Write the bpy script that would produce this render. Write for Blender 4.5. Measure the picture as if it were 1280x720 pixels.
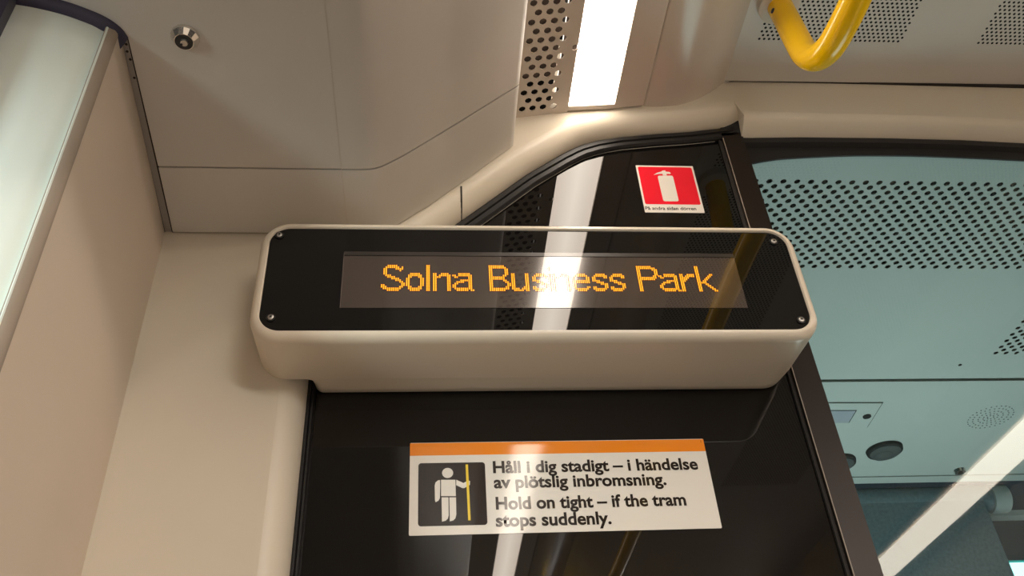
import bpy, bmesh, math, random
from mathutils import Vector, Matrix
random.seed(4)
for o in list(bpy.data.objects): bpy.data.objects.remove(o)
SC = bpy.context.scene; COL = SC.collection
PI = math.pi
# ---------------------------------------------------------------- camera
FPX = 1118.0
def nrm(v): return v.normalized()
Zc = nrm(Vector((-105, 1419, -FPX)))
Yc = Vector((-110, -890, -FPX)); Yc = nrm(Yc - Zc * Yc.dot(Zc))
Xc = Yc.cross(Zc)
R = Matrix((Xc, Yc, Zc))                     # camera axes -> world axes
CAM = Vector((0, -.8, 1.3))
cd = bpy.data.cameras.new('camera'); cam = bpy.data.objects.new('camera', cd); COL.objects.link(cam)
cam.matrix_world = Matrix.Translation(CAM) @ R.to_4x4()
cd.sensor_width = 36; cd.lens = 36 * FPX / 1280; cd.clip_start = .02; cd.clip_end = 100
SC.camera = cam
# ---------------------------------------------------------------- world, added fill lights, exposure
w = bpy.data.worlds.new('night'); SC.world = w; w.use_nodes = True
w.node_tree.nodes['Background'].inputs[0].default_value = (.05, .07, .09, 1)
w.node_tree.nodes['Background'].inputs[1].default_value = .25
SC.view_settings.view_transform = 'Standard'; SC.view_settings.look = 'None'
SC.view_settings.exposure = 0.72; SC.view_settings.gamma = 1
STRIP = 9.3            # radiance of the tram's ceiling light
def area(name, loc, target, sx, sy, power, col, spread=180):
    l = bpy.data.lights.new(name, 'AREA'); l.shape = 'RECTANGLE'; l.size = sx; l.size_y = sy
    l.energy = power; l.color = col; l.spread = math.radians(spread)
    o = bpy.data.objects.new(name, l); COL.objects.link(o); o.location = loc
    o.rotation_euler = (Vector(target) - Vector(loc)).to_track_quat('-Z', 'Y').to_euler()
    return o
area('cab_fill', (.95, .78, 1.25), (1.0, .7, 2.2), .7, .6, 4.4, (.96, 1, .98))  # added upward fill standing in for bounce and console glow in the cab
area('door_post_fill', (-.57, -.62, 1.60), (-.37, -.34, 1.61), .08, .40, .42, (.85, 1, .98), 72)  # added cool fill that brightens the door post, not a fitting of the door
area('saloon_fill', (.9, -2.6, 2.1), (.7, -2.4, 0), .3, 1.6, 40, (1, .96, .90))  # unseen fill added to raise the bounce light in the saloon

# ---------------------------------------------------------------- helpers
def P(px, py, ax, val):
    """point where the sight line of a photograph pixel meets the plane axis=val"""
    d = R @ Vector((px - 640, -(py - 360), -FPX)); t = (val - CAM[ax]) / d[ax]
    return CAM + d * t
def tag(o, label=None, cat=None, group=None, kind=None):
    if label: o['label'] = label
    if cat: o['category'] = cat
    if group: o['group'] = group
    if kind: o['kind'] = kind
    return o
def empty(name, loc):
    o = bpy.data.objects.new(name, None); COL.objects.link(o); o.location = loc; o.empty_display_size = .02
    return o
def obj(name, verts, faces, mat, parent=None, smooth=None, mats=None, fm=None):
    me = bpy.data.meshes.new(name); me.from_pydata([tuple(v) for v in verts], [], faces)
    if mats:
        for m in mats: me.materials.append(m)
        if fm:
            for p, i in zip(me.polygons, fm): p.material_index = i
    else: me.materials.append(mat)
    me.update()
    if smooth is not None:
        me.polygons.foreach_set('use_smooth', [True] * len(me.polygons))
        me.set_sharp_from_angle(angle=math.radians(smooth))
    o = bpy.data.objects.new(name, me); COL.objects.link(o)
    if parent:
        o.parent = parent
        q = parent; off = Vector((0, 0, 0))
        while q: off += q.location; q = q.parent
        o.location = -off
    return o
def fixn(o):
    bm = bmesh.new(); bm.from_mesh(o.data); bmesh.ops.remove_doubles(bm, verts=bm.verts, dist=1e-6)
    bmesh.ops.recalc_face_normals(bm, faces=bm.faces); bm.to_mesh(o.data); bm.free(); return o
def box(name, a, b, mat, parent=None, bev=0):
    x0, y0, z0 = [min(a[i], b[i]) for i in range(3)]; x1, y1, z1 = [max(a[i], b[i]) for i in range(3)]
    v = [(x, y, z) for x in (x0, x1) for y in (y0, y1) for z in (z0, z1)]
    f = [(0, 1, 3, 2), (4, 6, 7, 5), (0, 4, 5, 1), (2, 3, 7, 6), (0, 2, 6, 4), (1, 5, 7, 3)]
    o = obj(name, v, f, mat, parent)
    if bev:
        bm = bmesh.new(); bm.from_mesh(o.data)
        bmesh.ops.bevel(bm, geom=bm.edges[:], offset=bev, segments=3, affect='EDGES', profile=.5)
        bm.to_mesh(o.data); bm.free()
        o.data.polygons.foreach_set('use_smooth', [True] * len(o.data.polygons)); o.data.set_sharp_from_angle(angle=.9)
    return o
def loft(name, rings, mat, parent=None, closed=False, cap=False, smooth=35):
    n = len(rings[0]); v = [p for r in rings for p in r]; f = []
    for i in range(len(rings) - 1):
        for j in range(n if closed else n - 1):
            k = (j + 1) % n
            f.append((i * n + j, i * n + k, (i + 1) * n + k, (i + 1) * n + j))
    if cap:
        f.append(tuple(range(n))[::-1]); f.append(tuple((len(rings) - 1) * n + j for j in range(n)))
    return fixn(obj(name, v, f, mat, parent, smooth))
def prism(name, pts, y0, y1, mat, parent=None, bev=0):
    """outline in (x,z) given a thickness along y"""
    n = len(pts)
    v = [(p[0], y0, p[1]) for p in pts] + [(p[0], y1, p[1]) for p in pts]
    f = [tuple(range(n)), tuple(range(2 * n - 1, n - 1, -1))] + [(i, i + n, (i + 1) % n + n, (i + 1) % n) for i in range(n)]
    return fixn(obj(name, v, f, mat, parent, 30))
def slab(name, pts, z0, z1, mat, parent=None):
    """outline in (x,y) given a thickness along z"""
    n = len(pts)
    v = [(p[0], p[1], z0) for p in pts] + [(p[0], p[1], z1) for p in pts]
    f = [tuple(range(n)), tuple(range(2 * n - 1, n - 1, -1))] + [(i, i + n, (i + 1) % n + n, (i + 1) % n) for i in range(n)]
    return fixn(obj(name, v, f, mat, parent, 30))
def rrect(x0, x1, z0, z1, r, n=8):
    out = []
    for cx, cz, a0 in ((x1 - r, z1 - r, 0), (x0 + r, z1 - r, 90), (x0 + r, z0 + r, 180), (x1 - r, z0 + r, 270)):
        for i in range(n + 1):
            a = math.radians(a0 + 90 * i / n); out.append((cx + r * math.cos(a), cz + r * math.sin(a)))
    return out
def tube(name, path, r, mat, parent=None, n=20, caps=True):
    path = [Vector(p) for p in path]; rings = []; up = None
    for i, p in enumerate(path):
        t = (path[min(i + 1, len(path) - 1)] - path[max(i - 1, 0)]).normalized()
        if up is None: up = t.orthogonal().normalized()
        up = (up - t * up.dot(t)).normalized(); s = t.cross(up)
        rr = r[i] if isinstance(r, (list, tuple)) else r
        rings.append([p + up * (rr * math.cos(2 * PI * k / n)) + s * (rr * math.sin(2 * PI * k / n)) for k in range(n)])
    return loft(name, rings, mat, parent, closed=True, cap=caps, smooth=50)
def bez(pts, n=8):
    """Catmull-Rom through points (any dimension vectors)"""
    pts = [Vector(p) for p in pts]; out = []
    for i in range(len(pts) - 1):
        a = pts[max(i - 1, 0)]; b = pts[i]; c = pts[i + 1]; d = pts[min(i + 2, len(pts) - 1)]
        for k in range(n):
            t = k / n
            out.append(.5 * ((2 * b) + (c - a) * t + (2 * a - 5 * b + 4 * c - d) * t * t + (3 * b - a - 3 * c + d) * t ** 3))
    out.append(pts[-1]); return out
def offset(poly, d):
    """offset an open polyline in (x,z) to its right-hand side by d"""
    out = []
    for i, p in enumerate(poly):
        a = poly[max(i - 1, 0)]; b = poly[min(i + 1, len(poly) - 1)]
        t = (Vector(b) - Vector(a)).normalized(); out.append(Vector((p[0] + t[1] * d, p[1] - t[0] * d)))
    return out
def resample(poly, n):
    poly = [Vector(p) for p in poly]; L = [0]
    for a, b in zip(poly, poly[1:]): L.append(L[-1] + (b - a).length)
    out = []; j = 0
    for k in range(n):
        s = L[-1] * k / (n - 1)
        while j < len(L) - 2 and L[j + 1] < s: j += 1
        t = (s - L[j]) / max(L[j + 1] - L[j], 1e-9); out.append(poly[j].lerp(poly[j + 1], min(t, 1)))
    return out
def holes(name, cells, fn, mat, parent=None, plain=(), depth=.0012):
    """perforated sheet: cells (u, v, w, h, r) with an octagonal hole each, plain rectangles (u0,v0,u1,v1); fn maps (u, v, d)"""
    V = []; F = []
    for (u, v, w_, h_, r) in cells:
        b = len(V)
        per = [(w_ / 2, 0), (w_ / 2, h_ / 2), (0, h_ / 2), (-w_ / 2, h_ / 2), (-w_ / 2, 0), (-w_ / 2, -h_ / 2), (0, -h_ / 2), (w_ / 2, -h_ / 2)]
        for q in per: V.append(fn(u + q[0], v + q[1], 0))
        for k in range(8): V.append(fn(u + r * math.cos(k * PI / 4), v + r * math.sin(k * PI / 4), 0))
        for k in range(8): F.append((b + k, b + (k + 1) % 8, b + 8 + (k + 1) % 8, b + 8 + k))
        if depth:
            for k in range(8): V.append(fn(u + r * math.cos(k * PI / 4), v + r * math.sin(k * PI / 4), depth))
            for k in range(8): F.append((b + 8 + k, b + 8 + (k + 1) % 8, b + 16 + (k + 1) % 8, b + 16 + k))
    for (u0, v0, u1, v1) in plain:
        b = len(V)
        V += [fn(u0, v0, 0), fn(u1, v0, 0), fn(u1, v1, 0), fn(u0, v1, 0)]; F.append((b, b + 1, b + 2, b + 3))
    return obj(name, V, F, mat, parent)

# ---------------------------------------------------------------- materials
def mat(name, col, rough=.5, spec=.5, metal=0, coat=0, coat_r=.03, emit=None, es=0, noise=0, nscale=30, bump=0, bscale=300, ior=1.5, noise_col=None):
    m = bpy.data.materials.new(name); m.use_nodes = True; nt = m.node_tree; b = nt.nodes['Principled BSDF']
    b.inputs['Base Color'].default_value = (*col, 1); b.inputs['Roughness'].default_value = rough
    b.inputs['Specular IOR Level'].default_value = spec; b.inputs['Metallic'].default_value = metal
    b.inputs['Coat Weight'].default_value = coat; b.inputs['Coat Roughness'].default_value = coat_r
    b.inputs['IOR'].default_value = ior
    if emit: b.inputs['Emission Color'].default_value = (*emit, 1); b.inputs['Emission Strength'].default_value = es
    tc = nt.nodes.new('ShaderNodeTexCoord')
    if noise:
        n = nt.nodes.new('ShaderNodeTexNoise'); n.inputs['Scale'].default_value = nscale; n.inputs['Detail'].default_value = 4
        nt.links.new(tc.outputs['Object'], n.inputs['Vector'])
        mx = nt.nodes.new('ShaderNodeMix'); mx.data_type = 'RGBA'
        mp = nt.nodes.new('ShaderNodeMapRange'); mp.inputs[1].default_value = .35; mp.inputs[2].default_value = .75
        nt.links.new(n.outputs['Fac'], mp.inputs[0])
        mx.inputs[6].default_value = (*col, 1); c2 = noise_col or tuple(c * (1 - noise) for c in col); mx.inputs[7].default_value = (*c2, 1)
        nt.links.new(mp.outputs[0], mx.inputs[0]); nt.links.new(mx.outputs[2], b.inputs['Base Color'])
    if bump:
        n = nt.nodes.new('ShaderNodeTexNoise'); n.inputs['Scale'].default_value = bscale; n.inputs['Detail'].default_value = 2
        nt.links.new(tc.outputs['Object'], n.inputs['Vector'])
        bp = nt.nodes.new('ShaderNodeBump'); bp.inputs['Strength'].default_value = bump; bp.inputs['Distance'].default_value = .001
        nt.links.new(n.outputs['Fac'], bp.inputs['Height']); nt.links.new(bp.outputs[0], b.inputs['Normal'])
    return m
M = {}
M['cream'] = mat('cream_plastic', (.62, .56, .46), .38, .5, noise=.06, nscale=6, bump=.06, bscale=500)
M['housing'] = mat('cream_lacquer', (.66, .585, .475), .3, .5, bump=.03, bscale=600)
M['ceil'] = mat('ceiling_laminate', (.60, .57, .525), .42, .4, noise=.06, nscale=7, bump=.06, bscale=700)
M['plate'] = mat('light_cover_laminate', (.60, .53, .46), .42, .4, noise=.05, nscale=9)
M['bulge'] = mat('glossy_ceiling_moulding', (.60, .53, .46), .22, .5, noise=.08, nscale=8)
M['side'] = mat('wall_laminate', (.66, .57, .475), .5, .35, noise=.07, nscale=5)
M['post'] = mat('door_post_paint', (.66, .72, .67), .33, .5)
M['edge'] = mat('brushed_edge_trim', (.30, .25, .20), .6, .3)
M['gap'] = mat('dark_gap', (.02, .015, .012), .8)
M['rubber'] = mat('black_rubber', (.012, .011, .011), .45, .35, bump=.1, bscale=400)
M['rubberv'] = mat('blue_black_rubber', (.035, .032, .06), .45, .4)
M['blackglass'] = mat('black_glass', (.004, .0036, .0034), .015, .5, ior=1.5)
M['pane'] = mat('black_acrylic', (.004, .004, .004), .015, .5, ior=1.5)
M['led'] = mat('smoky_matrix_window', (.050, .036, .030), .11, 1.0, coat=1, coat_r=.012, noise=.1, nscale=40)
M['dot'] = mat('amber_led', (.2, .07, .01), .11, 1.0, coat=1, coat_r=.012, emit=(1, .36, .015), es=1.05)
M['mull'] = mat('brown_anodised_metal', (.012, .007, .005), .36, .35)
M['yellow'] = mat('yellow_enamel', (1, .60, .0), .22, .5, coat=.2, coat_r=.05)
M['flange'] = mat('off_white_flange', (.62, .56, .48), .4)
M['chrome'] = mat('chrome', (.75, .72, .68), .18, metal=1)
M['steel'] = mat('screw_steel', (.55, .53, .5), .3, metal=1)
M['black'] = mat('black_plastic', (.012, .012, .012), .4)
M['brownback'] = mat('brown_backing', (.16, .125, .105), .8, noise=.2, nscale=60)
M['foam'] = mat('black_foam', (.006, .006, .006), .9)
M['diffuser'] = mat('light_diffuser', (.8, .8, .78), .3, emit=(1, .89, .77), es=STRIP)
M['diffuser3'] = mat('light_diffuser_warm', (.8, .8, .78), .3, emit=(1, .80, .66), es=STRIP * 1.0)
M['lightleak'] = mat('light_leak_glow', (.8, .8, .78), .3, emit=(1, .89, .77), es=.9)  # weak emission standing in for light that leaks behind the perforations
nt_ = M['diffuser'].node_tree; tc_ = nt_.nodes.new('ShaderNodeTexCoord'); sx_ = nt_.nodes.new('ShaderNodeSeparateXYZ'); cr_ = nt_.nodes.new('ShaderNodeValToRGB')
# LED row behind the diffuser: brighter along its centre line
nt_.links.new(tc_.outputs['Generated'], sx_.inputs[0]); nt_.links.new(sx_.outputs['X'], cr_.inputs[0])
cr_.color_ramp.elements[0].color = (.76, .64, .53, 1); cr_.color_ramp.elements[1].color = (.76, .64, .53, 1); e_ = cr_.color_ramp.elements.new(.5); e_.color = (1, .88, .74, 1)
nt_.links.new(cr_.outputs[0], nt_.nodes['Principled BSDF'].inputs['Emission Color'])
def gloss(n, c, r=.22): return mat(n, c, r, .0, bump=.05, bscale=1500, coat=1, coat_r=.075)
M['sw'] = gloss('sticker_white', (.70, .66, .60)); M['so'] = gloss('sticker_orange', (.78, .23, .015))
M['sk'] = gloss('sticker_black', (.02, .014, .012)); M['sy'] = gloss('sticker_yellow', (.78, .56, .05))
M['sr'] = gloss('sticker_red', (.72, .012, .028)); M['sg'] = gloss('sticker_outline', (.12, .10, .09))
M['cab'] = mat('cab_ceiling_paint', (.60, .64, .61), .45, noise=.05, nscale=4)
M['cabd'] = mat('cab_dark_interior', (.03, .035, .038), .7)
M['vent'] = mat('cab_vent_black', (.02, .024, .024), .7, .2)
M['ventc'] = mat('cab_vent_lens', (.09, .10, .10), .7, .2)
M['screen'] = mat('grey_lcd', (.42, .44, .50), .5)
M['blind'] = mat('woven_blind_fabric', (.14, .20, .23), .75, noise=.35, nscale=150, bump=.3, bscale=900)
M['bracket'] = mat('blind_bracket', (.38, .42, .42), .5)
M['floor'] = mat('grey_floor', (.42, .37, .33), .5, noise=.3, nscale=50)
M['wallin'] = mat('tram_side_panels', (.62, .57, .50), .5)
M['seat'] = mat('blue_seat_fabric', (.02, .04, .09), .9)
M['sign'] = mat('lit_sign_face', (.5, .6, .6), .5, emit=(.55, 1, .95), es=3.2)
M['glowcyan'] = mat('lit_cyan_surround', (.02, .2, .2), .5, emit=(.0, .65, .6), es=.30)
M['fog'] = mat('cab_rear_blue', (.05, .12, .13), .6)
def clearglass(name, tint, f0):
    m = bpy.data.materials.new(name); m.use_nodes = True; nt = m.node_tree; nt.nodes.clear()
    out = nt.nodes.new('ShaderNodeOutputMaterial'); mx = nt.nodes.new('ShaderNodeMixShader')
    tr = nt.nodes.new('ShaderNodeBsdfTransparent'); tr.inputs[0].default_value = (*tint, 1)
    gl = nt.nodes.new('ShaderNodeBsdfGlossy'); gl.inputs['Roughness'].default_value = .01
    fr = nt.nodes.new('ShaderNodeFresnel'); fr.inputs['IOR'].default_value = f0
    ge = nt.nodes.new('ShaderNodeNewGeometry'); mi = nt.nodes.new('ShaderNodeMix'); mi.data_type = 'FLOAT'
    mi.inputs[2].default_value = f0; mi.inputs[3].default_value = 1 / f0      # same reflectance from either face of the thin pane
    nt.links.new(ge.outputs['Backfacing'], mi.inputs[0]); nt.links.new(mi.outputs[0], fr.inputs['IOR'])
    nt.links.new(fr.outputs[0], mx.inputs[0]); nt.links.new(tr.outputs[0], mx.inputs[1]); nt.links.new(gl.outputs[0], mx.inputs[2])
    nt.links.new(mx.outputs[0], out.inputs[0]); return m
M['glass'] = clearglass('tinted_clear_glass', (.76, .865, .85), 1.42)
M['dark_window'] = mat('night_window_glass', (.01, .012, .016), .02)

# ================================================================ LARGE STRUCTURE
# --- partition wall: flat sheet at y=-.031 with an opening whose edge rolls back to the glass
def xz(px, py, y=-.003): p = P(px, py, 1, y); return Vector((p.x, p.z))
diag = [xz(*q) for q in ((575, 279), (612, 253), (657, 221), (700, 196), (722, 185), (745, 178.5), (772, 174), (815, 170), (860, 167), (890, 163.5), (908, 161.5))]
e0 = diag[0]; d0 = (diag[2] - diag[0]).normalized()
XL = -.1195
cor = e0 - d0 * ((e0.x - (XL + .02)) / d0.x)
left_in = [Vector((XL, .9)), Vector((XL, 1.3)), Vector((XL, 1.6)), Vector((XL, 1.82)), Vector((XL + .001, cor.y - .035)), Vector((XL + .007, cor.y - .014)), cor]
openL = left_in + [cor.lerp(e0, .5)] + diag
tip = xz(921, 157.5)
openL += [tip]
NP = 150
g2 = resample(openL, NP)
RAD = .024
def opening_rings(g, rad, y0=-.031, y1=-.003, steps=7, lift=None):
    """rounded edge from the flat sheet (y0) down to the gasket (y1)"""
    o1 = offset(g, -rad)
    rings = []
    for s in range(steps + 1):
        a = s / steps * PI / 2
        rings.append([Vector((p.x + (q.x - p.x) * math.sin(a), y0 + (y1 - y0) * (1 - math.cos(a)), p.y + (q.y - p.y) * math.sin(a))) for p, q in zip(o1, g)])
    return rings, o1
ringsL, o1L = opening_rings(g2, RAD)
# right part of the opening: the head above the cab door window, deeper chamfer
headG = [xz(926, 175, -.003), xz(930, 175.3, -.003), xz(1000, 174.5, -.003), xz(1100, 175.5, -.003), xz(1200, 178, -.003), xz(1280, 182, -.003)]
xe = 1.02
headG.append(Vector((xe, headG[-1].y - .004)))
head1 = [xz(929, 136, -.031), xz(940, 139, -.031), xz(1000, 141, -.031), xz(1100, 143, -.031), xz(1200, 146, -.031), xz(1280, 150, -.031), None]
head1[-1] = Vector((xe, head1[-2].y - .003))
NH = 60
hg = resample(headG, NH); h1 = resample(head1, NH)
ringsH = []
for s in range(7):
    t = s / 6
    k = math.sin(t * PI / 2) ** .7 if t else 0
    ringsH.append([Vector((p.x + (q.x - p.x) * t, -.031 + .028 * (t ** 1.35), p.y + (q.y - p.y) * (t ** .6))) for p, q in zip(h1, hg)])
wall = empty('wall_front', (0, 0, 1)); tag(wall, kind='structure')
XC = P(577, 250, 1, -.031).x
def sheet(name, loop_xz, y, m, parent):
    """triangulated flat sheet at y bounded by a loop"""
    bm = bmesh.new(); vs = [bm.verts.new((p[0], y, p[1])) for p in loop_xz]
    es = [bm.edges.new((vs[i], vs[(i + 1) % len(vs)])) for i in range(len(vs))]
    bmesh.ops.triangle_fill(bm, use_beauty=True, edges=es, normal=(0, -1, 0))
    bmesh.ops.recalc_face_normals(bm, faces=bm.faces)
    me = bpy.data.meshes.new(name); bm.to_mesh(me); bm.free(); me.materials.append(m)
    o = bpy.data.objects.new(name, me); COL.objects.link(o); o.parent = parent
    o.location = -parent.location; return o
ci = min(range(NP), key=lambda i: abs(o1L[i].x - XC) if o1L[i].y > 1.9 else 9)
XW = -.30
loopA = [(XW, .9)] + [tuple(p) for p in o1L[:ci + 1]] + [(o1L[ci].x, 2.36), (XW, 2.36)]
H0 = ringsH[0]
loopB = [tuple(p) for p in o1L[ci:]] + [(p.x, p.z) for p in H0] + [(xe, 2.36), (o1L[ci].x + .0012, 2.36)]
loopB[0] = (o1L[ci].x + .0012, o1L[ci].y + .001)
loopW = [(XW, .9)] + [tuple(p) for p in o1L] + [(p.x, p.z) for p in H0] + [(xe, 2.36), (XW, 2.36)]
sheet('wall_panel', loopW, -.031, M['cream'], wall)
loft('rolled_edge', ringsL, M['cream'], wall, smooth=60)
loft('window_head', ringsH, M['cream'], wall, smooth=60)
# side return of the head against the left opening
retv = [r[0] for r in ringsH] ; lastL = [r[-1] for r in ringsL]
fixn(obj('head_return', retv + lastL[::-1] + [Vector((.4275, .0, 2.19))], [tuple(range(len(retv + lastL)))], M['cream'], wall))
# dark joint between the two sheets, following the rolled edge
def at_x(ring, x):
    for a, b in zip(ring, ring[1:]):
        if a.z > 1.9 and a.x <= x <= b.x: return a.lerp(b, (x - a.x) / (b.x - a.x))
jl = [Vector((XC, -.031, P(577, 233, 1, -.031).z))] + [at_x(r, XC) for r in ringsL]
jw = [[p + Vector((-.0011, -.0006, 0)) for p in jl], [p + Vector((.0011, -.0006, 0)) for p in jl]]
loft('joint', jw, M['gap'], wall)
# --- gasket
def ring3(g, d, y):
    return [Vector((p.x, y, p.y)) for p in offset(g, d)]
gk = empty('trim_1', (0, 0, 1)); tag(gk, kind='structure')
gg = resample(openL[:-1] + [Vector((.4275, 2.2155)), ], NP)
prof = [(-.002, -.001), (-.0005, -.0052), (.003, -.0085), (.0085, -.0085), (.0095, -.0055), (.0105, -.0052), (.0112, -.0075), (.0165, -.0075), (.0185, -.0045), (.0185, .002)]
narrow = [(-.002, -.001), (-.0005, -.0052), (.0012, -.0075), (.003, -.0075), (.0038, -.0055), (.0042, -.0052), (.0048, -.007), (.0065, -.007), (.0078, -.0045), (.0078, .002)]
rings = []
for (a, b) in zip(prof, narrow):
    oA = offset(gg, a[0]); oB = offset(gg, b[0]); rr = []
    for i, (p, q) in enumerate(zip(oA, oB)):
        t = min(max((gg[i].y - 1.90) / .06, 0), 1); r = q.lerp(p, t); rr.append(Vector((r.x, b[1] + (a[1] - b[1]) * t, r.y)))
    rings.append(rr)
loft('rubber_gasket', rings, M['rubber'], gk, smooth=30)
tipv = [Vector((.395, -.006, 2.185)), Vector((.4265, -.006, 2.186)), Vector((.4272, -.012, 2.2235)), Vector((tip.x, -.012, tip.y + .001)), Vector((.40, -.007, 2.213))]
tv = tipv + [v + Vector((0, .012, 0)) for v in tipv]
obj('corner_piece', tv, [(0, 1, 2, 3, 4), (0, 5, 6, 1), (1, 6, 7, 2), (2, 7, 8, 3), (3, 8, 9, 4)], M['rubber'], gk)
# thin bright bead along the inner lip
bead = offset(gg, .0190); bead = [Vector((p.x, -.0012, p.y)) for i, p in enumerate(bead) if gg[i].y > 1.95 and p.x < .39]
tube('glass_bead', bead[::2], .00045, M['steel'], gk, n=5)
# --- black glazed panel on the left of the mullion
gl = offset(gg, .004)
loop = [(p.x, p.y) for p in gl if p.x < .398] + [(.40, 2.20), (.40, .9)]
prism('window_1', loop, 0, .005, M['blackglass'])
tag(bpy.data.objects['window_1'], kind='structure')
# --- mullion
mu = empty('trim_2', (.41, 0, 1)); tag(mu, kind='structure')
mx0, mx1 = .3975, .4268
prism('mullion', rrect(mx0, mx1, .9, 2.196, .001, 2), -.0075, .012, M['mull'], mu)
prism('mullion_gasket', [(mx0 - .0035, .9), (mx0, .9), (mx0, 2.19), (mx0 - .0035, 2.19)], -.003, .002, M['gap'], mu)
prism('mullion_bead', [(mx0 + .0, .9), (mx0 + .0009, .9), (mx0 + .0009, 2.185), (mx0, 2.185)], -.0085, -.0075, M['edge'], mu)
prism('mullion_bead', [(mx1, .9), (mx1 + .0012, .9), (mx1 + .0012, 2.14), (mx1, 2.14)], -.004, .001, M['gap'], mu)
# --- clear window into the cab, with printed black border
w2 = box('window_2', (.4268, .002, .9), (1.0, .003, 2.2), M['glass']); tag(w2, kind='structure')
fr = empty('trim_3', (.7, 0, 2.15)); tag(fr, kind='structure')
inner = bez([xz(935, 206, 0), xz(955, 202, 0), xz(985, 198.5, 0), xz(1060, 195, 0), xz(1130, 195, 0), xz(1200, 197.2, 0), xz(1280, 201, 0), Vector((xe, 2.150))], 6)
band = [(p.x, p.y) for p in inner] + [(xe, 2.215), (.4268, 2.215)]
band[0] = (.4268, band[0][1])
prism('window_border', band, -.001, .0015, M['rubber'], fr)
up = [Vector((p.x, p.y)) for p in hg]
loft('window_gasket', [[Vector((p.x, -.002, p.y + .003)) for p in up], [Vector((p.x, -.008, p.y - .001)) for p in up], [Vector((p.x, -.008, p.y - .010)) for p in up], [Vector((p.x, -.001, p.y - .013)) for p in up]], M['rubber'], fr, smooth=25)

# --- left wall, door post, door edge
lw = empty('wall_left', (-.28, -.16, 1)); tag(lw, kind='structure')
zc = 1.985
A0 = Vector((-.2895, -.030)); B0 = Vector((-.2695, -.2985))
t = (B0 - A0).normalized(); nn = Vector((t.y, -t.x))   # pointing left (out of the room)
if nn.x > 0: nn = -nn
def wallq(name, a, b, z0, z1, th, m, parent):
    n_ = nn * th
    return slab(name, [a, b, b + n_, a + n_], z0, z1, m, parent)
wallq('wall_board', A0, B0, .9, 1.9868, .012, M['side'], lw)
ctr = B0 + nn * .006
arc = [B0 + nn * .0]
rim = bez([Vector((*P(q[0], q[1], 2, zc).xy, 0)) for q in ((160, 47), (150, 34), (130, 20.5), (100, 8), (75, 0), (40, -8), (0, -14))], 6)
rim = [Vector((p.x, p.y)) for p in rim]
post = [Vector((p.x, p.y)) for p in rim]
ro = offset(post, -.0)            # curve in plan, from the corner round to the door
face = [B0 + Vector((-.0052, -.0080)), B0 + Vector((-.0068, -.0088))] + [p + Vector((-.004, .0075)) for p in rim[10:]]
face = bez([Vector((p.x, p.y, 0)) for p in [face[0], face[1]] + face[2::4]], 5)
loft('door_post', [[Vector((p.x, p.y, z)) for p in face] for z in (.9, 1.5, 1.979)], M['post'], lw, smooth=60)
cpath = [B0 + Vector((.0003, .001)), B0 + Vector((.0006, -.0015)), B0 + Vector((-.001, -.0045)), B0 + Vector((-.005, -.0078)), B0 + Vector((-.0075, -.009))]
loft('corner_trim', [[Vector((p.x, p.y, z)) for p in cpath] for z in (.9, 1.983)], M['edge'], lw, smooth=80)
# curved rubber rim under the ceiling
ro0 = [Vector((p.x, p.y)) for p in rim]
def rimring(dx, z): return [Vector((p.x - .7 * dx, p.y + .7 * dx, z)) for p in ro0]
tr = loft('trim_4', [rimring(0, 1.988), rimring(-.0005, 1.9835), rimring(.003, 1.9785), rimring(.012, 1.977)], M['rubberv'], None, smooth=60); tag(tr, kind='structure')
# door edge beyond the post
de = empty('door_1', (-.38, -.34, 1)); tag(de, kind='structure')
q0 = P(22, 3, 2, 1.97); q1 = P(-60, 3, 2, 1.97)
slab('door_edge_rubber', [(q0.x, q0.y - .01), (q0.x - .004, q0.y - .016), (-.42, -.36), (-.60, -.36), (-.60, -.31), (q0.x - .01, q0.y + .02)], .0, 1.983, M['rubberv'], de)
slab('door_glass', [(-.62, -.40), (-.615, -.40), (-.615, -2.4), (-.62, -2.4)], .3, 1.98, M['dark_window'], de)
# ceiling edge trim between left wall and ceiling
ca, cb = P(147, 47, 2, 1.988), P(205, 291, 2, 1.988); cc, cdv = P(217, 293, 2, 1.988), P(160, 44, 2, 1.988)
ct = slab('trim_5', [(ca.x, ca.y), (cb.x, cb.y), (cc.x, cc.y), (cdv.x, cdv.y)], 1.9878, 2.02, mat('grey_edge_profile', (.30, .27, .25), .5), None); tag(ct, kind='structure')
for k, (a, b, wd) in enumerate(((ca, cb, .0016), (cdv, cc, .0010))):
    g = slab('edge_joint', [(a.x - wd, a.y), (b.x - wd, b.y), (b.x + wd, b.y), (a.x + wd, a.y)], 1.987, 1.9884, M['gap'], ct)
for q in ((158, 55), (159, 64), (163, 74), (168, 97)):
    p = P(q[0], q[1], 2, 1.988)
    tube('trim_screw', [p + Vector((0, 0, .0004)), p + Vector((0, 0, -.0006))], .0013, M['gap'], ct, n=8)

# --- ceiling
ce = empty('ceiling', (0, -.5, 2)); tag(ce, kind='structure')
ys = -.1335; XS = -.0873; YB = -4.0
def section(pts, y): return [Vector((p[0], y, p[1])) for p in pts]
sl = bez([(-.0873, 1.985), (-.066, 1.9852), (-.050, 1.9885), (-.030, 2.0025), (-.008, 2.0215), (.0424, 2.0678), (.075, 2.0985), (.1075, 2.1290)], 5)
sl = [(p[0], p[1]) for p in [Vector((q.x, q.y)) for q in sl]]
def sl_end(y):      # section slides a touch towards the wall
    k = (y + .1335) / .1025
    return [Vector((p[0] + .0015 * k * (p[0] > 0), y, p[1] + (.0065 * max(0, (p[0]) / .1) * k))) for p in sl]
def panel(name, near, far, m, top=None):
    """a thin panel with returned edges on both ends: near/far are section rows"""
    th = Vector((0, 0, .006))
    a = [p + th for p in near]; b = [p + th for p in far]
    return loft(name, [a, near, far, b], m, ce, smooth=40)
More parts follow.
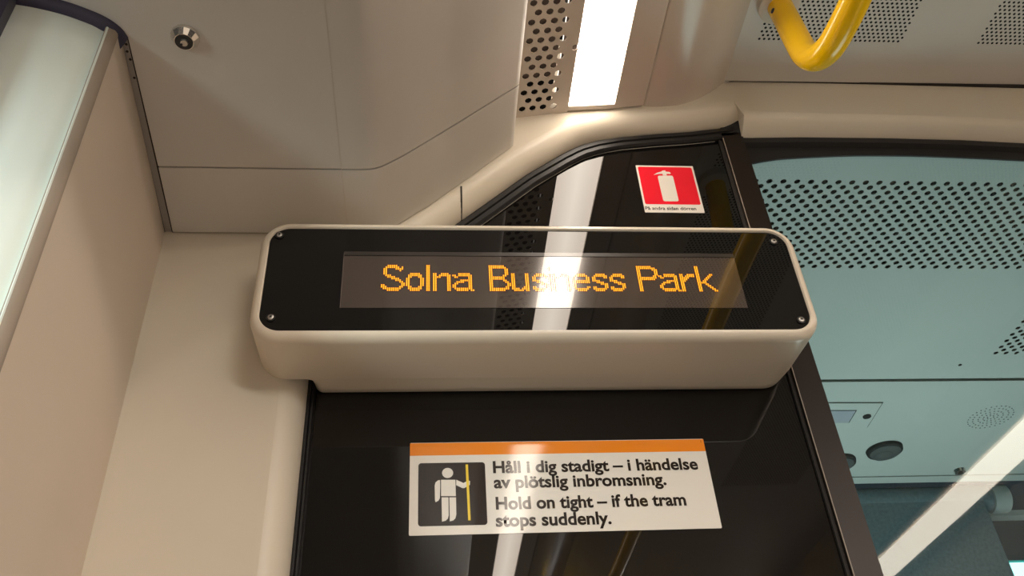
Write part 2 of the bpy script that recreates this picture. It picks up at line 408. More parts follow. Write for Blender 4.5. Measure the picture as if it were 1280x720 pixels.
lcx = lambda y: P(216, 292, 2, zc).x + (y + .031) * (P(216, 292, 2, zc).x - P(160, 45, 2, zc).x) / (.2626)
flatA = lambda y, x1: [Vector((max(-.60, lcx(y)) if y > -.3 else -.262, y, zc)), Vector((x1, y, zc))]
# big left panel follows the curved rim on the door side
outl = [(P(217, 293, 2, zc).x + (ys - .0012 + .031) * .068 * -1, ys - .0012), (XS - .0005, ys - .0012), (XS - .0005, YB), (-.60, YB), (-.60, -.3365)]
outl += [(p.x, p.y) for p in rim[::-1] if p.x > -.36] + [(P(160, 47, 2, zc).x, P(160, 47, 2, zc).y + .002)]
pc, pn = P(217, 293, 2, zc), P(161, 45, 2, zc)
sx = pn.x + (pc.x - pn.x) * ((ys - .0012 - pn.y) / (pc.y - pn.y))
outl[0] = (sx, ys - .0012)
slab('ceiling_panel', outl, zc, zc + .005, M['ceil'], ce)
sx2 = pn.x + (pc.x - pn.x) * ((ys + .0012 - pn.y) / (pc.y - pn.y))
slab('ceiling_panel', [(sx2, ys + .0012), (pc.x, -.0338), (XS - .0005, -.0338), (XS - .0005, ys + .0012)], zc, zc + .005, M['ceil'], ce)
def side(y0, y1):
    a = sl_end(y0) if y0 > -.2 else sl_end(ys); b = sl_end(y1) if y1 > -.2 else sl_end(ys)
    a = [Vector((p.x, y0, p.z)) for p in a]; b = [Vector((p.x, y1, p.z)) for p in b]
    a = a + [a[-1] + Vector((.0006, 0, .002)), a[-1] + Vector((.0006, 0, .08))]; b = b + [b[-1] + Vector((.0006, 0, .002)), b[-1] + Vector((.0006, 0, .08))]
    return panel('ceiling_panel', a, b, M['ceil'])
side(ys - .0012, YB); side(-.0325, ys + .0012)
box('seam_bead', (XS - .0005, -.032, zc + .0003), (XS + .0003, -2, zc + .002), M['plate'], ce)
slab('void_backing', [(-.61, .02), (.3, .02), (.3, YB), (-.61, YB)], 2.38, 2.39, M['foam'], ce)
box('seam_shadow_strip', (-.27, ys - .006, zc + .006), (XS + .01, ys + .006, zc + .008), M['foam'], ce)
# channel plate geometry (slightly tilted)
pl = [(.1040, 2.1885), (.1196, 2.1915), (.1894, 2.2050), (.2533, 2.2113), (.2885, 2.2180)]
def zpl(x):
    for a, b in zip(pl, pl[1:]):
        if x <= b[0] or b is pl[-1]: return a[1] + (b[1] - a[1]) * (x - a[0]) / (b[0] - a[0])
# right moulding + roof
bu = bez([(.2895, 2.2275), (.2903, 2.2196), (.300, 2.2186), (.318, 2.2195), (.340, 2.2240), (.3644, 2.2350), (.388, 2.2520), (.4117, 2.2735)], 5)
bu = [(p.x, p.y) for p in [Vector((q[0], q[1])) for q in bu]]
loft('ceiling_moulding', [section(bu, y) for y in (-.030, -.5, YB)], M['bulge'], ce, smooth=60)
yc0 = -.034
ZR = lambda x: 2.2735 + (x - .4117) * .0178
def pr(u, v, d): return (u, v, ZR(u) + d)
pw, ph = .0067, .0058; yp0 = -.101; yp1 = -1.25
cells = []; plain = []
regs = [(.437, .645), (.747, .955)]
rowsN = int((yp0 - yp1) / ph)
for (xa, xb) in regs:
    nc = int((xb - xa) / pw)
    for r in range(rowsN):
        v = yp0 - ph * (r + .5); sh = pw / 2 if r % 2 else 0
        for c in range(nc - 1): cells.append((xa + pw / 2 + sh + c * pw, v, pw, ph, .00185))
        xr = xa + (nc - 1) * pw + sh
        if sh: plain.append((xa, v - ph / 2, xa + sh, v + ph / 2))
        plain.append((xr, v - ph / 2, xb, v + ph / 2))
yend = yp0 - ph * rowsN
plain += [(.4117, yp0, 1.15, yc0), (.4117, YB, 1.15, yend), (.4117, yend, .437, yp0), (.645, yend, .747, yp0), (.955, yend, 1.15, yp0)]
holes('perforated_panel', cells, pr, M['ceil'], ce, plain, depth=0)
box('perforation_backing', (.42, -.06, 2.30), (1.15, YB, 2.305), M['foam'], ce)
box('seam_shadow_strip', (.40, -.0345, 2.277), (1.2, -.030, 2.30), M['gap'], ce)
# outer slope carrying the second light
slope = [(1.15, ZR(1.15)), (1.17, 2.20), (1.19, 2.165), (1.34, 2.145), (1.42, 1.98)]
loft('ceiling_panel', [section(slope, -.031), section(slope, YB)], M['ceil'], ce, smooth=20)

# --- rest of the tram body (seen only in reflections)
fl = box('floor', (-.8, .0, -.02), (1.6, YB, 0), M['floor']); tag(fl, kind='structure')
wr = empty('wall_right', (1.42, -2, 0)); tag(wr, kind='structure')
box('side_panel', (1.42, -.031, 0), (1.46, YB, .85), M['wallin'], wr); box('side_panel', (1.42, -.031, 1.75), (1.46, YB, 2.05), M['wallin'], wr)
box('side_window', (1.43, -.031, .85), (1.44, YB, 1.75), M['dark_window'], wr)
wb = box('wall_back', (-.8, YB, 0), (1.6, YB - .05, 2.5), M['wallin']); tag(wb, kind='structure')
lf = empty('wall_left_rear', (-.62, -3, 0)); lf.name = 'wall_left'; tag(lf, kind='structure')
box('side_panel', (-.66, -2.4, 0), (-.62, YB, .85), M['wallin'], lf); box('side_panel', (-.66, -.4, 0), (-.62, -2.4, .3), M['wallin'], lf)
box('side_window', (-.65, -2.4, .85), (-.64, YB, 1.98), M['dark_window'], lf)
lowp = box('wall_front', (-.7, -.03, 0), (1.5, -.02, .9), M['wallin']); tag(lowp, kind='structure')
rp = box('wall_front', (1.0, -.03, .9), (1.5, -.02, 2.36), M['cream']); tag(rp, kind='structure')

# ================================================================ CAB BEHIND THE GLASS
cb_ = empty('ceiling', (.9, .5, 2.2)); tag(cb_, kind='structure')
ZC = 2.2
def pcab(u, v, d): return (u, v, ZC + d)
cw, chh = .02085, .0101
a0 = P(950, 230, 2, ZC); y0c = .0815; cells = []; plain = []
nrow = 20; x0c = .36; ncol = 42
for r in range(nrow):
    v = y0c + chh * (r + .5); sh = cw / 2 if r % 2 else 0
    for c in range(ncol): cells.append((x0c + sh + (c + .5) * cw, v, cw, chh, .0048))
    plain.append((x0c, v - chh / 2, x0c + sh, v + chh / 2)); plain.append((x0c + sh + ncol * cw, v - chh / 2, 1.9, v + chh / 2))
yA = y0c + nrow * chh
r0, nc2 = 0, 22
def seg(px, py): return P(px, py, 2, ZC)
# second perforated field: rows start further right towards the front
yB0, yB1 = seg(1278, 383).y, seg(1240, 441).y; nr2 = int((yB1 - yB0) / chh) + 1
for r in range(nr2):
    v = yB0 + chh * (r + .5); k = r / (nr2 - 1)
    xs = 1.050 + .018 * k
    c0 = math.ceil((xs - x0c) / cw); sh = cw / 2 if r % 2 else 0; xa = x0c + c0 * cw + sh
    for c in range(20): cells.append((xa + (c + .5) * cw, v, cw, chh, .0048))
    plain.append((x0c, v - chh / 2, xa, v + chh / 2)); plain.append((xa + 20 * cw, v - chh / 2, 1.9, v + chh / 2))
yB1 = yB0 + nr2 * chh
ysm = .6215
plain += [(x0c, .008, 1.9, y0c), (x0c, yA, 1.9, yB0), (x0c, yB1, 1.9, ysm)]
holes('perforated_panel', cells, pcab, M['cab'], cb_, plain, depth=.0012)
box('perforation_backing', (.3, .0, ZC + .012), (1.9, .62, ZC + .016), M['vent'], cb_)
p1 = slab('ceiling_panel', [(.3, ysm + .007), (1.9, ysm + .010), (1.9, 1.045), (.3, 1.040)], ZC - .001, ZC + .004, M['cab'], cb_)
slab('ceiling_panel', [(.3, 1.045), (1.43, 1.050), (1.445, 1.0), (1.9, 1.0), (1.9, 1.083), (.3, 1.078)], ZC - .001, ZC + .004, M['cab'], cb_)
slab('void_backing', [(.3, .0), (1.9, .0), (1.9, 1.12), (.3, 1.12)], ZC + .03, ZC + .035, M['foam'], cb_)
dt = seg(1200, 456)
tube('panel_screw', [dt + Vector((0, 0, -.0008)), dt + Vector((0, 0, .001))], .0035, M['foam'], cb_, n=10)
# cab shell
cw_ = empty('wall_cab', (.9, 1.5, 0)); cw_.name = 'wall_far'; tag(cw_, kind='structure')
box('cab_side', (1.92, .0, 0), (1.95, 1.62, 2.3), M['fog'], cw_); box('cab_side', (-.15, .01, 0), (-.12, 1.62, 2.3), M['fog'], cw_)
box('dashboard', (-.1, 1.25, 0), (1.9, 1.9, 1.15), M['fog'], cw_)
wf = box('window_3', (-.1, 1.6, 1.15), (1.9, 1.61, 2.4), M['glass']); tag(wf, kind='structure')
cfl = box('floor', (-.1, .01, 0), (1.9, 1.6, .02), M['floor']); tag(cfl, kind='structure')
# instrument panel in the cab ceiling
ip = empty('cab_control_panel', (.86, .75, ZC)); tag(ip, 'flush rectangular control panel with grey screen in the cab ceiling behind the mullion', 'control panel')
fa = [seg(960, 502), seg(1104, 502), seg(1084, 533.5), seg(945, 533.5)]
slab('frame_joint', [(p.x, p.y) for p in fa], ZC - .0016, ZC - .001, M['vent'], ip)
ctrp = sum(fa, Vector()) / 4
slab('face_plate', [(p.x + (ctrp.x - p.x) * .02, p.y + (ctrp.y - p.y) * .045) for p in fa], ZC - .003, ZC - .0016, M['cab'], ip)
sa = [seg(985, 511), seg(1070.5, 511), seg(1061, 526.5), seg(975, 526.5)]
slab('screen_bezel', [(p.x, p.y) for p in sa], ZC - .0036, ZC - .003, M['vent'], ip)
cs = sum(sa, Vector()) / 4
slab('screen', [(p.x + (cs.x - p.x) * .03, p.y + (cs.y - p.y) * .06) for p in sa], ZC - .0042, ZC - .0036, M['screen'], ip)
bt = seg(1083, 518.5); tube('button', [bt + Vector((0, 0, -.0055)), bt + Vector((0, 0, -.003))], .0085, M['vent'], ip, n=16)
def vent(px, py, rx, label):
    c = seg(px, py); e = empty('round_vent', c); tag(e, label, 'vent', 'round vents in the cab ceiling')
    tube('bezel', [c + Vector((0, 0, z)) for z in (-.001, -.008, -.010)], [rx * 1.0, rx * .97, rx * .88], M['vent'], e, n=32)
    tube('lens', [c + Vector((0, 0, -.0102)), c + Vector((0, 0, -.014))], [rx * .84, rx * .74], M['ventc'], e, n=32)
    tube('inner_disc', [c + Vector((-.004, .006, -.0142)), c + Vector((-.004, .006, -.0165))], [rx * .55, rx * .5], M['ventc'], e, n=24)
vent(1105, 561, .040, 'round black vent fully visible in the cab ceiling beside the control panel')
vent(1046, 577, .042, 'round black vent half hidden behind the brown window mullion')
sp = seg(1238, 521); e = empty('loudspeaker_grille', sp); tag(e, 'rings of small dark dots of a loudspeaker grille in the cab ceiling', 'speaker')
V = []; F = []
for ri, n_ in ((.007, 6), (.015, 12), (.025, 18), (.036, 24), (.046, 28)):
    for k in range(n_):
        a = 2 * PI * k / n_; c = sp + Vector((ri * math.cos(a), ri * math.sin(a), -.0014)); b = len(V)
        for j in range(6): V.append(c + Vector((.0016 * math.cos(j * PI / 3), .0016 * math.sin(j * PI / 3), 0)))
        for j in range(6): V.append(V[b + j] + Vector((0, 0, .001)))
        F.append(tuple(range(b, b + 6))); F += [(b + j, b + (j + 1) % 6, b + 6 + (j + 1) % 6, b + 6 + j) for j in range(6)]
tag(obj('sound_holes', V, F, M['vent'], e), kind='stuff')
lt = seg(1199, 587); e = empty('cab_ceiling_latch', lt); tag(e, 'small shiny latch at the front edge of the cab ceiling panel', 'latch')
tube('bezel', [lt + Vector((0, 0, -.001)), lt + Vector((0, 0, -.008))], [.014, .012], M['chrome'], e, n=20)
tube('key_slot', [lt + Vector((0, 0, -.0081)), lt + Vector((0, 0, -.009))], .006, M['black'], e, n=12)
# roller blind
yb = 1.105
zt = P(1100, 612, 1, yb).z; zb_ = P(1100, 634, 1, yb).z; xr = P(1243, 634, 1, yb).x - .035
rb_ = empty('roller_blind', (1.0, yb, zb_)); tag(rb_, 'dark blue grey roller blind hanging from its tube at the cab windscreen', 'blind')
rr_ = .032
tube('roller_tube', [(.3, yb + .01, zt - .03), (xr + .03, yb + .01, zt - .026)], rr_, M['blind'], rb_, n=24)
tube('end_bracket', [(xr + .034, yb + .01, zt - .026), (xr + .075, yb + .01, zt - .026), (xr + .082, yb + .01, zt - .026)], [rr_ + .002, rr_ + .002, rr_ - .012], M['bracket'], rb_, n=24)
fb = [Vector((x, 0)) for x in (.3, xr)]
box('blind_fabric', (.3, yb - .018, 1.35), (xr + .002, yb - .0165, zb_ + .012), M['blind'], rb_)
rl = box('windscreen_rail', (xr + .01, yb + .02, zb_ - .020), (1.9, yb + .05, zb_ - .006), M['bracket']); rl.name = 'trim_6'; tag(rl, kind='structure')
# light outside
g0, g1 = P(1246, 705, 1, 2.6), P(1330, 760, 1, 2.6)
s_ = empty('lit_sign', ((g0.x + g1.x) / 2, 2.6, g1.z)); tag(s_, 'bright cyan white lit sign outside beyond the cab windscreen', 'sign')
prism('light_face', rrect(g0.x, g1.x, g1.z, g0.z, .03, 4), 2.59, 2.62, M['sign'], s_)
prism('case', rrect(g0.x - .02, g1.x + .02, g1.z - .02, g0.z + .02, .04, 4), 2.62, 2.66, M['glowcyan'], s_)

# ================================================================ OBJECTS
# --- main ceiling light
cl = empty('ceiling_light', (.2, -.4, 2.2)); tag(cl, 'long bright white ceiling light strip between a perforated plate and a plain plate', 'ceiling light', 'ceiling light strips along the tram')
u0 = .1165; cp = .01375; rh = .0131; yl0 = -.0375; yl1 = -1.3
cells = []; plain = []; r = 0; v = yl0
plain.append((.104, v, .1852, -.031))
while v > yl1:
    vc = v - rh / 2
    if r % 2 == 0:
        for c in range(4): cells.append((u0 + cp * (c + .5), vc, cp, rh, .0046))
        plain.append((u0 + 4 * cp, vc - rh / 2, u0 + 4.5 * cp, vc + rh / 2))
        plain.append((.104, vc - rh / 2, u0, vc + rh / 2))
    else:
        for c in range(3): cells.append((u0 + cp * (c + 1), vc, cp, rh, .0046))
        plain.append((u0 + 3.5 * cp, vc - rh / 2, u0 + 4.5 * cp, vc + rh / 2))
        plain.append((.104, vc - rh / 2, u0 + cp / 2, vc + rh / 2))
    v -= rh; r += 1
x45 = u0 + 4.5 * cp
yh = -.1337
cells.append((.1785 + .0, yh, .1852 - x45, .014, .0044)); cx_ = (.1852 + x45) / 2; cells[-1] = (cx_, yh, .1852 - x45, .014, .0044)
plain += [(x45, yh + .007, .1852, yl0), (x45, v, .1852, yh - .007), (.104, YB, .1852, v)]
holes('perforated_plate', cells, lambda u, v_, d: (u, v_, zpl(u) + d), M['plate'], cl, plain, depth=.0015)
def tilted(name, xa, xb, y0, y1, dz, th, m, parent):
    vs = [(x, y, zpl(x) + dz + z) for x in (xa, xb) for y in (y0, y1) for z in (0, th)]
    f = [(0, 1, 3, 2), (4, 6, 7, 5), (0, 4, 5, 1), (2, 3, 7, 6), (0, 2, 6, 4), (1, 5, 7, 3)]
    return obj(name, vs, f, m, parent)
tilted('diffuser', .1858, .2476, -.0405, -3.9, .0028, .004, M['diffuser'], cl)
tilted('end_bar', .1852, .2480, -.0335, -.0405, -.0004, .006, M['plate'], cl)
tilted('edge_plate', .2480, .2885, -.034, YB, 0, .003, M['plate'], cl)
tilted('perforation_backing', .108, .1615, -.089, YB, .0045, .002, M['brownback'], cl)
tilted('foam_backing', .108, .1615, -.033, -.089, .006, .002, M['foam'], cl)
tilted('light_leak_strip', .1651, .1661, -.045, -3.9, .003, .002, M['lightleak'], cl)  # glowing sliver imitating light leaking through the last column of holes
tilted('cable_cover', .1664, .1850, -.045, -3.9, .0035, .002, M['brownback'], cl)
for q in ((823, 57), (795, 68), (794, 66)):
    pass
# second strip on the right side, on the slope
def on_slope(t_, d): # along slope from (1.20,2.23) to (1.42,1.98)
    a = Vector((1.20, 2.23)); b = Vector((1.42, 1.98)); n_ = Vector((-(a - b).y, (a - b).x)).normalized()
    if n_.y > 0: n_ = -n_
    p = a.lerp(b, t_) + n_ * d; return p
c2 = empty('ceiling_light', (1.25, -1, 2.2)); tag(c2, 'second ceiling light strip, seen only as a pale diagonal reflection in the cab window', 'ceiling light', 'ceiling light strips along the tram')
def pr2(q): p = P(q[0], q[1], 2, 2.15); return p.x
xl2 = (pr2((1226, 560)) + pr2((1110, 700))) / 2; xr2 = (pr2((1271, 560)) + pr2((1143, 700))) / 2
a_, b_ = Vector((xl2, 2.15)), Vector((xr2, 2.15 - .012))
loft('diffuser', [[Vector((a_.x, y, a_.y)), Vector((b_.x, y, b_.y))] for y in (-.05, -3.9)], M['diffuser3'], c2)
a2, b2 = Vector((a_.x - .02, 2.156)), Vector((b_.x + .02, 2.141))
loft('light_bed', [[Vector((a2.x, y, a2.y)), Vector((b2.x, y, b2.y))] for y in (-.045, -3.95)], M['plate'], c2)

# --- ceiling key lock
lc = P(232, 45, 2, zc); e = empty('ceiling_lock', lc); tag(e, 'round chrome key lock set in the left ceiling panel', 'lock')
tube('bezel', [lc + Vector((0, 0, z)) for z in (.001, -.002, -.0035, -.0085, -.0088)], [.0125, .0128, .0122, .0088, .0086], M['chrome'], e, n=14).data.set_sharp_from_angle(angle=.1)
tube('cylinder', [lc + Vector((0, 0, -.0089)), lc + Vector((0, 0, -.0092))], .0078, M['black'], e, n=24)
tube('core', [lc + Vector((0.0005, -.0005, -.0093)), lc + Vector((0.0005, -.0005, -.0115))], [.0036, .0032], M['steel'], e, n=16)
tube('core_pin', [lc + Vector((-.0018, .0006, -.0116)), lc + Vector((-.0018, .0006, -.0118))], .0012, M['black'], e, n=8)

# --- yellow grab rail
gr = empty('grab_rail', (.45, -.16, 2.27)); tag(gr, 'bent yellow grab rail on a round cream flange below the right ceiling', 'grab rail')
ft = P(972, 3, 2, 2.274)
path = [(ft.x, ft.y, 2.274), (ft.x - .001, ft.y - .006, 2.22), (ft.x - .003, ft.y - .013, 2.165), (ft.x - .004, ft.y - .020, 2.138), (ft.x - .003, ft.y - .034, 2.117),
        (ft.x - .001, ft.y - .056, 2.104), (ft.x + .001, ft.y - .085, 2.1), (ft.x + .003, ft.y - .13, 2.1), (.449, -.36, 2.1), (.449, -.50, 2.1), (.456, -.8, 2.1), (.47, -1.2, 2.1), (.47, -2.2, 2.1), (.47, -3.6, 2.1)]
tube('rail_tube', bez(path, 6), .0158, M['yellow'], gr, n=28)
tube('flange', [(ft.x, ft.y, z) for z in (2.276, 2.264, 2.262)], [.027, .026, .023], M['flange'], gr, n=32)
sc = Vector((ft.x - .0145, ft.y - .006, 2.245))
tube('set_screw', [sc + Vector((.002, 0, 0)), sc + Vector((-.0015, -.001, 0))], .0035, M['black'], gr, n=12)
for x, y in ((.47, -2.2),):
    tube('hanger', [(x, y, 2.1), (x, y, 2.275)], .012, M['yellow'], gr, n=16)

# --- destination display
YF = -.108
dp = empty('destination_display', (.11, 0, 1.79)); tag(dp, 'cream boxed LED destination display reading Solna Business Park, mounted on the partition', 'display')
hx0, hx1, hz0, hz1 = -.1660, .3925, 1.7865, 1.9350
def ringH(ins, y, r, x0=hx0, x1=hx1, rl=None):
    k = (y - YF) / .108 * .0075
    pts = rrect(x0 + ins, x1 - ins, hz0 + ins, hz1 - ins, max(r - ins, .004), 10)
    if rl:       # tighter corners on the left of the rear block
        tight = rrect(x0 + ins, x1 - ins, hz0 + ins, hz1 - ins, rl, 10); pts = [b if 11 <= i < 33 else a for i, (a, b) in enumerate(zip(pts, tight))]
    return [Vector((p[0], y, p[1] + (k if p[1] < 1.86 else -k * .3))) for p in pts]
IN = .0098; RO = .030
rings = [ringH(IN, YF + .0035, RO), ringH(IN, YF - .0002, RO), ringH(IN - .001, YF - .0016, RO)]
for s in range(1, 8):
    a = s / 7 * PI / 2; rings.append(ringH((IN - .001) * (1 - math.sin(a)), YF - .0016 + .0115 * (1 - math.cos(a)), RO))
rings += [ringH(0, -.045, RO), ringH(0, -.0312, RO)]
loft('housing', rings, M['housing'], dp, closed=True, cap=True, smooth=60)
x0b = XL + .0065
rb2 = [ringH(0, y, RO, x0b + dx, hx1 - e_, .009) for y, dx, e_ in ((-.0313, -.012, 0), (-.0290, -.007, 0), (-.026, -.0035, .0005), (-.021, -.0012, .001), (-.012, 0, .002), (-.003, .001, .003))] + [ringH(.002, -.0005, RO, x0b + .002, hx1 - .003, .009)]
loft('housing_rear', rb2, M['housing'], dp, closed=True, cap=True, smooth=60)
fp = rrect(hx0 + IN, hx1 - IN, hz0 + IN, hz1 - IN, RO - IN, 10)
prism('front_pane', fp, YF + .0008, YF + .0035, M['pane'], dp)
wx0, wx1 = P(425, 384, 1, YF).x, P(935, 384, 1, YF).x
wz0, wz1 = P(680, 384.5, 1, YF).z, P(680, 321, 1, YF).z; wz2 = P(680, 315.5, 1, YF).z
lwn = box('matrix_window', (wx0, YF + .0003, wz0), (wx1, YF + .0008, wz1), M['led'], dp)
box('matrix_edge', (wx0, YF + .0006, wz1), (wx1, YF + .0008, wz1 + .0012), M['blackglass'], lwn)
box('matrix_frame', (wx0, YF + .0004, wz1 + .0012), (wx1, YF + .0008, wz2), mat('smoky_frame', (.022, .018, .016), .3, coat=1, coat_r=.012), lwn)
for (q0_, q1_) in (((425, 384), (428, 316)),):
    pa = P(*q0_, 1, YF); pb = P(*q1_, 1, YF)
    box('matrix_outline', (pa.x - .0002, YF + .0002, pa.z), (pa.x + .0002, YF + .0008, pb.z), M['brownback'], lwn)
# text bitmap
GL = {
'S': ["...#####....", "..#######.#.", ".##....####.", ".##......#..", ".##.........", ".##.........", "..###.......", "...####.....", ".....####...", ".......###..", ".........##.", "..........##", "##........##", "###......##.", ".#########..", "...######..."],
'o': ["..#####..", ".#######.", ".##...##.", "##.....##", "##.....##", "##.....##", "##.....##", "##.....##", ".##...##.", ".#######.", "..#####.."],
'l': ["##"] * 16,
'n': ["##..####.", "##.######", "####...##"] + ["##.....##"] * 8,
'a': ["...######..", "##.#######.", ".##.....##.", "........##.", "....######.", "..####..##.", ".##.....##.", "##......##.", "##......##.", ".#########.", "..######.##"],
'B': ["########...", "#########..", "##......##.", "##......##.", "##......##.", "##......##.", "##.....##..", "########...", "########...", "##.....##..", "##......##.", "##.......##", "##.......##", "##......##.", "##########.", "########..."],
'u': ["##.....##"] * 8 + ["##....###", "####.####", ".#####.##"],
's': ["..#####.", ".#######", "##....##", "##......", "####....", "..####..", "....####", "......##", "##....##", "#######.", ".#####.."],
'i': ["", "##", "##", "", ""] + ["##"] * 11,
'e': ["..#####..", ".#######.", "##.....##", "##.....##", "#########", "#########", "##.......", "##.......", "##.....##", ".#######.", "..#####.."],
'P': ["########...", "##########.", "##......###", "##.......##", "##.......##", "##.......##", "##......##.", "##########.", "#########..", "##........."] + ["##"] * 6,
'r': ["##..####", "##.#####", "#####...", "####....", "###....."] + ["##"] * 6,
'k': ["##"] * 5 + ["##.....##", "##....##.", "##...##..", "##..##...", "##.##....", "#####....", "##..##...", "##...##..", "##....##.", "##.....##", "##......##"]}
seq = [('S', 475.5), ('o', 507), ('l', 532.5), ('n', 541), ('a', 565.5), ('B', 612), ('u', 640), ('s', 666.5), ('i', 687), ('n', 692.5), ('e', 717), ('s', 742), ('s', 764), ('P', 800), ('a', 826), ('r', 853), ('k', 874)]
tz = P(500, 331, 1, YF).z; bz = P(500, 363.5, 1, YF).z
pz = (tz - bz) / 16; V = []; F = []; ppx = (P(900, 364, 1, YF).x - P(475.5, 364, 1, YF).x) / 171.5
for chx, px in seq:
    x0 = P(px, 363, 1, YF).x; rows = GL[chx]; off = 16 - len(rows)
    for r, row in enumerate(rows):
        for c, q in enumerate(row):
            if q != '#': continue
            xa = x0 + c * ppx + ppx * .17; xb_ = x0 + (c + 1) * ppx - ppx * .17; za = tz - (r + off) * pz - pz * .04; zb2 = tz - (r + off + 1) * pz + pz * .04
            b = len(V); V += [(xa, YF + .0001, za), (xb_, YF + .0001, za), (xb_, YF + .0001, zb2), (xa, YF + .0001, zb2)]; F.append((b, b + 3, b + 2, b + 1))
dots = obj('matrix_dots', V, F, M['dot'], lwn); tag(dots, kind='stuff')
# halo round each letter: red glow painted as a faintly emitting plate behind the dots
V2 = []; F2 = []
for i in range(0, len(V), 4):
    b = len(V2); e_ = .0006
    V2 += [(V[i][0] - e_, YF + .0002, V[i][2] + e_), (V[i + 1][0] + e_, YF + .0002, V[i + 1][2] + e_), (V[i + 2][0] + e_, YF + .0002, V[i + 2][2] - e_), (V[i + 3][0] - e_, YF + .0002, V[i + 3][2] - e_)]; F2.append((b, b + 3, b + 2, b + 1))
tag(obj('matrix_halo', V2, F2, mat('led_halo_glow', (.10, .02, .008), .11, 1.0, coat=1, coat_r=.012, emit=(.5, .06, .0), es=.12), lwn), kind='stuff')
for (px, py) in ((349.5, 294), (338.5, 397), (967, 302), (1001.5, 400)):
    c = P(px, py, 1, YF)
    ms = tube('screw', [c + Vector((0, .0002, 0)), c + Vector((0, -.0008, 0))], [.0044, .0042], M['black'], dp, n=24)
    tube('screw_head', [c + Vector((0, -.0008, 0)), c + Vector((0, -.0016, 0)), c + Vector((0, -.0018, 0))], [.0029, .0026, .0021], M['steel'], ms, n=20)
    tube('socket', [c + Vector((0, -.0018, 0)), c + Vector((0, -.0021, 0))], .0011, M['black'], ms, n=6)

# --- stickers
def text(name, s, x, z, size, y, m, parent, width=None, bold=.0):
    cu = bpy.data.curves.new(name, 'FONT'); cu.body = s; cu.size = size; cu.offset = bold; cu.resolution_u = 4
    o = bpy.data.objects.new(name, cu); COL.objects.link(o)
    bpy.context.view_layer.update(); dg = bpy.context.evaluated_depsgraph_get()
    me = bpy.data.meshes.new_from_object(o.evaluated_get(dg)); bpy.data.objects.remove(o)
    xs_ = [v.co.x for v in me.vertices]; k = width / (max(xs_) - min(xs_)) if width else 1; mn = min(xs_)
    for v in me.vertices:
        a, b, c_ = v.co; v.co = (x + (a - mn) * k, y, z + b)
    me.materials.clear(); me.materials.append(m)
    q = bpy.data.objects.new(name, me); COL.objects.link(q); q.parent = parent; 
    pp = parent; off = Vector((0, 0, 0))
    while pp: off += pp.location; pp = pp.parent
    q.location = -off; return q
def flat(name, pts, y, m, parent, th=.0001): return prism(name, pts, y, y + th, m, parent)
sx0, sx1, sz0, sz1 = -.0150, .2846, 1.6388, 1.7356
W_, H_ = sx1 - sx0, sz1 - sz0
st = empty('warning_sticker', (sx0, 0, sz0)); tag(st, 'white warning sticker with orange top band and black pictogram below the destination display', 'sticker')
flat('backing', rrect(sx0, sx1, sz0, sz1, .0012, 3), -.0004, M['sw'], st, .0004)
flat('orange_band', [(sx0, sz1 - .0142), (sx1, sz1 - .0142), (sx1, sz1 - .0005), (sx0, sz1 - .0005)], -.0005, M['so'], st)
def sp_(px, py): p = P(px, py, 1, -.0006); return Vector((p.x, p.z))
a, b = sp_(523, 579), sp_(608, 656)
pc_ = flat('pictogram_panel', rrect(a.x, sp_(607, 600).x, b.y, a.y, .003, 5), -.0005, M['sk'], st)
def circ(c, r, n=24): return [(c[0] + r * math.cos(2 * PI * i / n), c[1] + r * math.sin(2 * PI * i / n)) for i in range(n)]
T = lambda L_: [tuple(sp_(500 + u / 5.141, 540 + v / 5.143)) for u, v in L_]
flat('head', circ(T([(306, 263)])[0], .0054), -.0006, M['sw'], pc_)
flat('torso', T([(264, 307), (356, 307), (359, 412), (264, 412)]), -.0006, M['sw'], pc_)
flat('leg', T([(267, 420), (311, 420), (313, 535), (308, 556), (294, 570), (270, 576)]), -.0006, M['sw'], pc_)
flat('leg', T([(317, 420), (360, 420), (362, 530), (356, 555), (343, 568), (320, 574)]), -.0006, M['sw'], pc_)
flat('arm', T([(258, 308), (258, 360), (256, 425), (248, 441), (229, 451), (225, 440), (223, 345), (228, 325), (242, 312)]), -.0006, M['sw'], pc_)
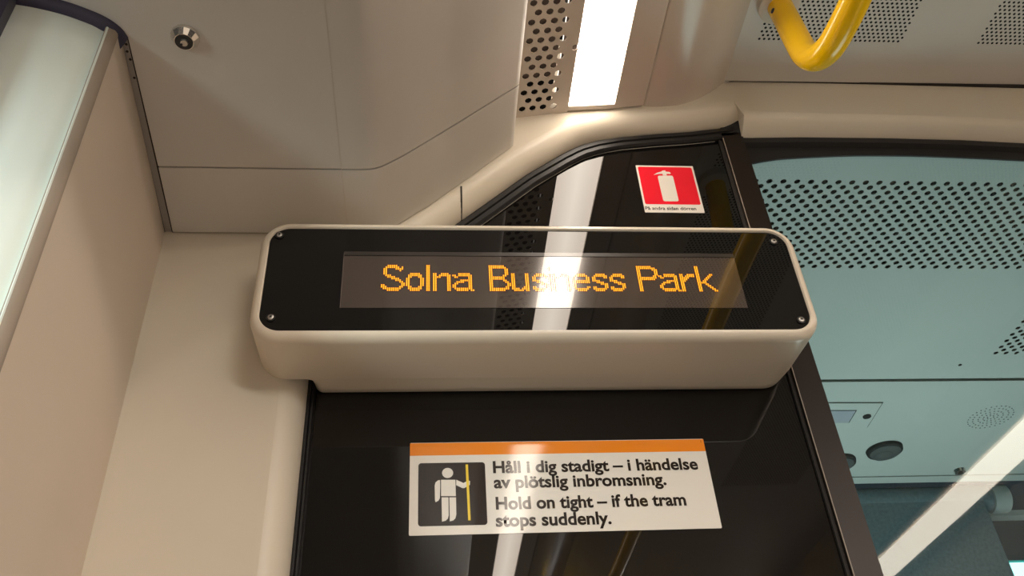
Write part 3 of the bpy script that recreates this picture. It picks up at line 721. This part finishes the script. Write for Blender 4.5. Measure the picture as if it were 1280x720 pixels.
flat('arm', T([(362, 307), (408, 328), (425, 318), (438, 312), (450, 315), (449, 340), (436, 346), (413, 361), (400, 360), (361, 341)]), -.0006, M['sw'], pc_)
flat('pole', T([(421, 209), (437, 209), (454, 568), (438, 568)]), -.0007, M['sy'], pc_)
def line(s, pl_, pr_, size):
    p, q = sp_(*pl_), sp_(*pr_)
    text('lettering', s, p.x, p.y, size, -.0007, M['sk'], st, q.x - p.x, .00052)
line('Håll i dig stadigt – i händelse', (616.5, 591), (873, 586), .0178)
line('av plötslig inbromsning.', (617.5, 610), (834, 609), .0178)
line('Hold on tight – if the tram', (620, 636.5), (859, 634.5), .0178)
line('stops suddenly.', (620, 658), (765, 656.5), .0178)
text('printer_mark', 'l', sp_(876, 553).x, sp_(876, 553).y - .0005, .004, -.0007, M['sk'], st)

e0_, e1_ = P(795, 207, 1, 0), P(879, 266, 1, 0)
ex0, ex1, ez0, ez1 = .2725, .3490, 2.0540, 2.1378
es = empty('fire_extinguisher_sticker', (ex0, 0, ez0)); tag(es, 'small red and white fire extinguisher sticker above the destination display', 'sticker')
flat('backing', rrect(ex0, ex1, ez0, ez1, .0008, 3), -.0004, M['sw'], es, .0004)
def ep(px, py): p = P(px, py, 1, -.0006); return (p.x, p.z)
E_ = lambda L_: [ep(780 + u / 8, 190 + v / 8) for u, v in L_]
rd = rrect(ex0 + .0024, ex1 - .0024, ep(850, 255.5)[1], ez1 - .0026, .0022, 4)
rp_ = flat('red_field', rd, -.0005, M['sr'], es)
flat('bottle', E_([(350, 236), (470, 236), (485, 240), (492, 252), (544, 470), (546, 485), (535, 493), (415, 493), (398, 488), (390, 475), (339, 255), (340, 242)]), -.0006, M['sw'], rp_)
flat('handle', E_([(298, 228), (330, 207), (372, 196), (385, 186), (412, 184), (418, 196), (455, 200), (468, 212), (462, 219), (424, 219), (428, 234), (388, 234), (384, 219), (340, 221)]), -.0006, M['sw'], rp_)
pa, pb = ep(807, 262), ep(870.5, 262)
text('lettering', 'På andra sidan dörren', pa[0], pa[1], .0078, -.0006, M['sk'], es, pb[0] - pa[0], .00008)
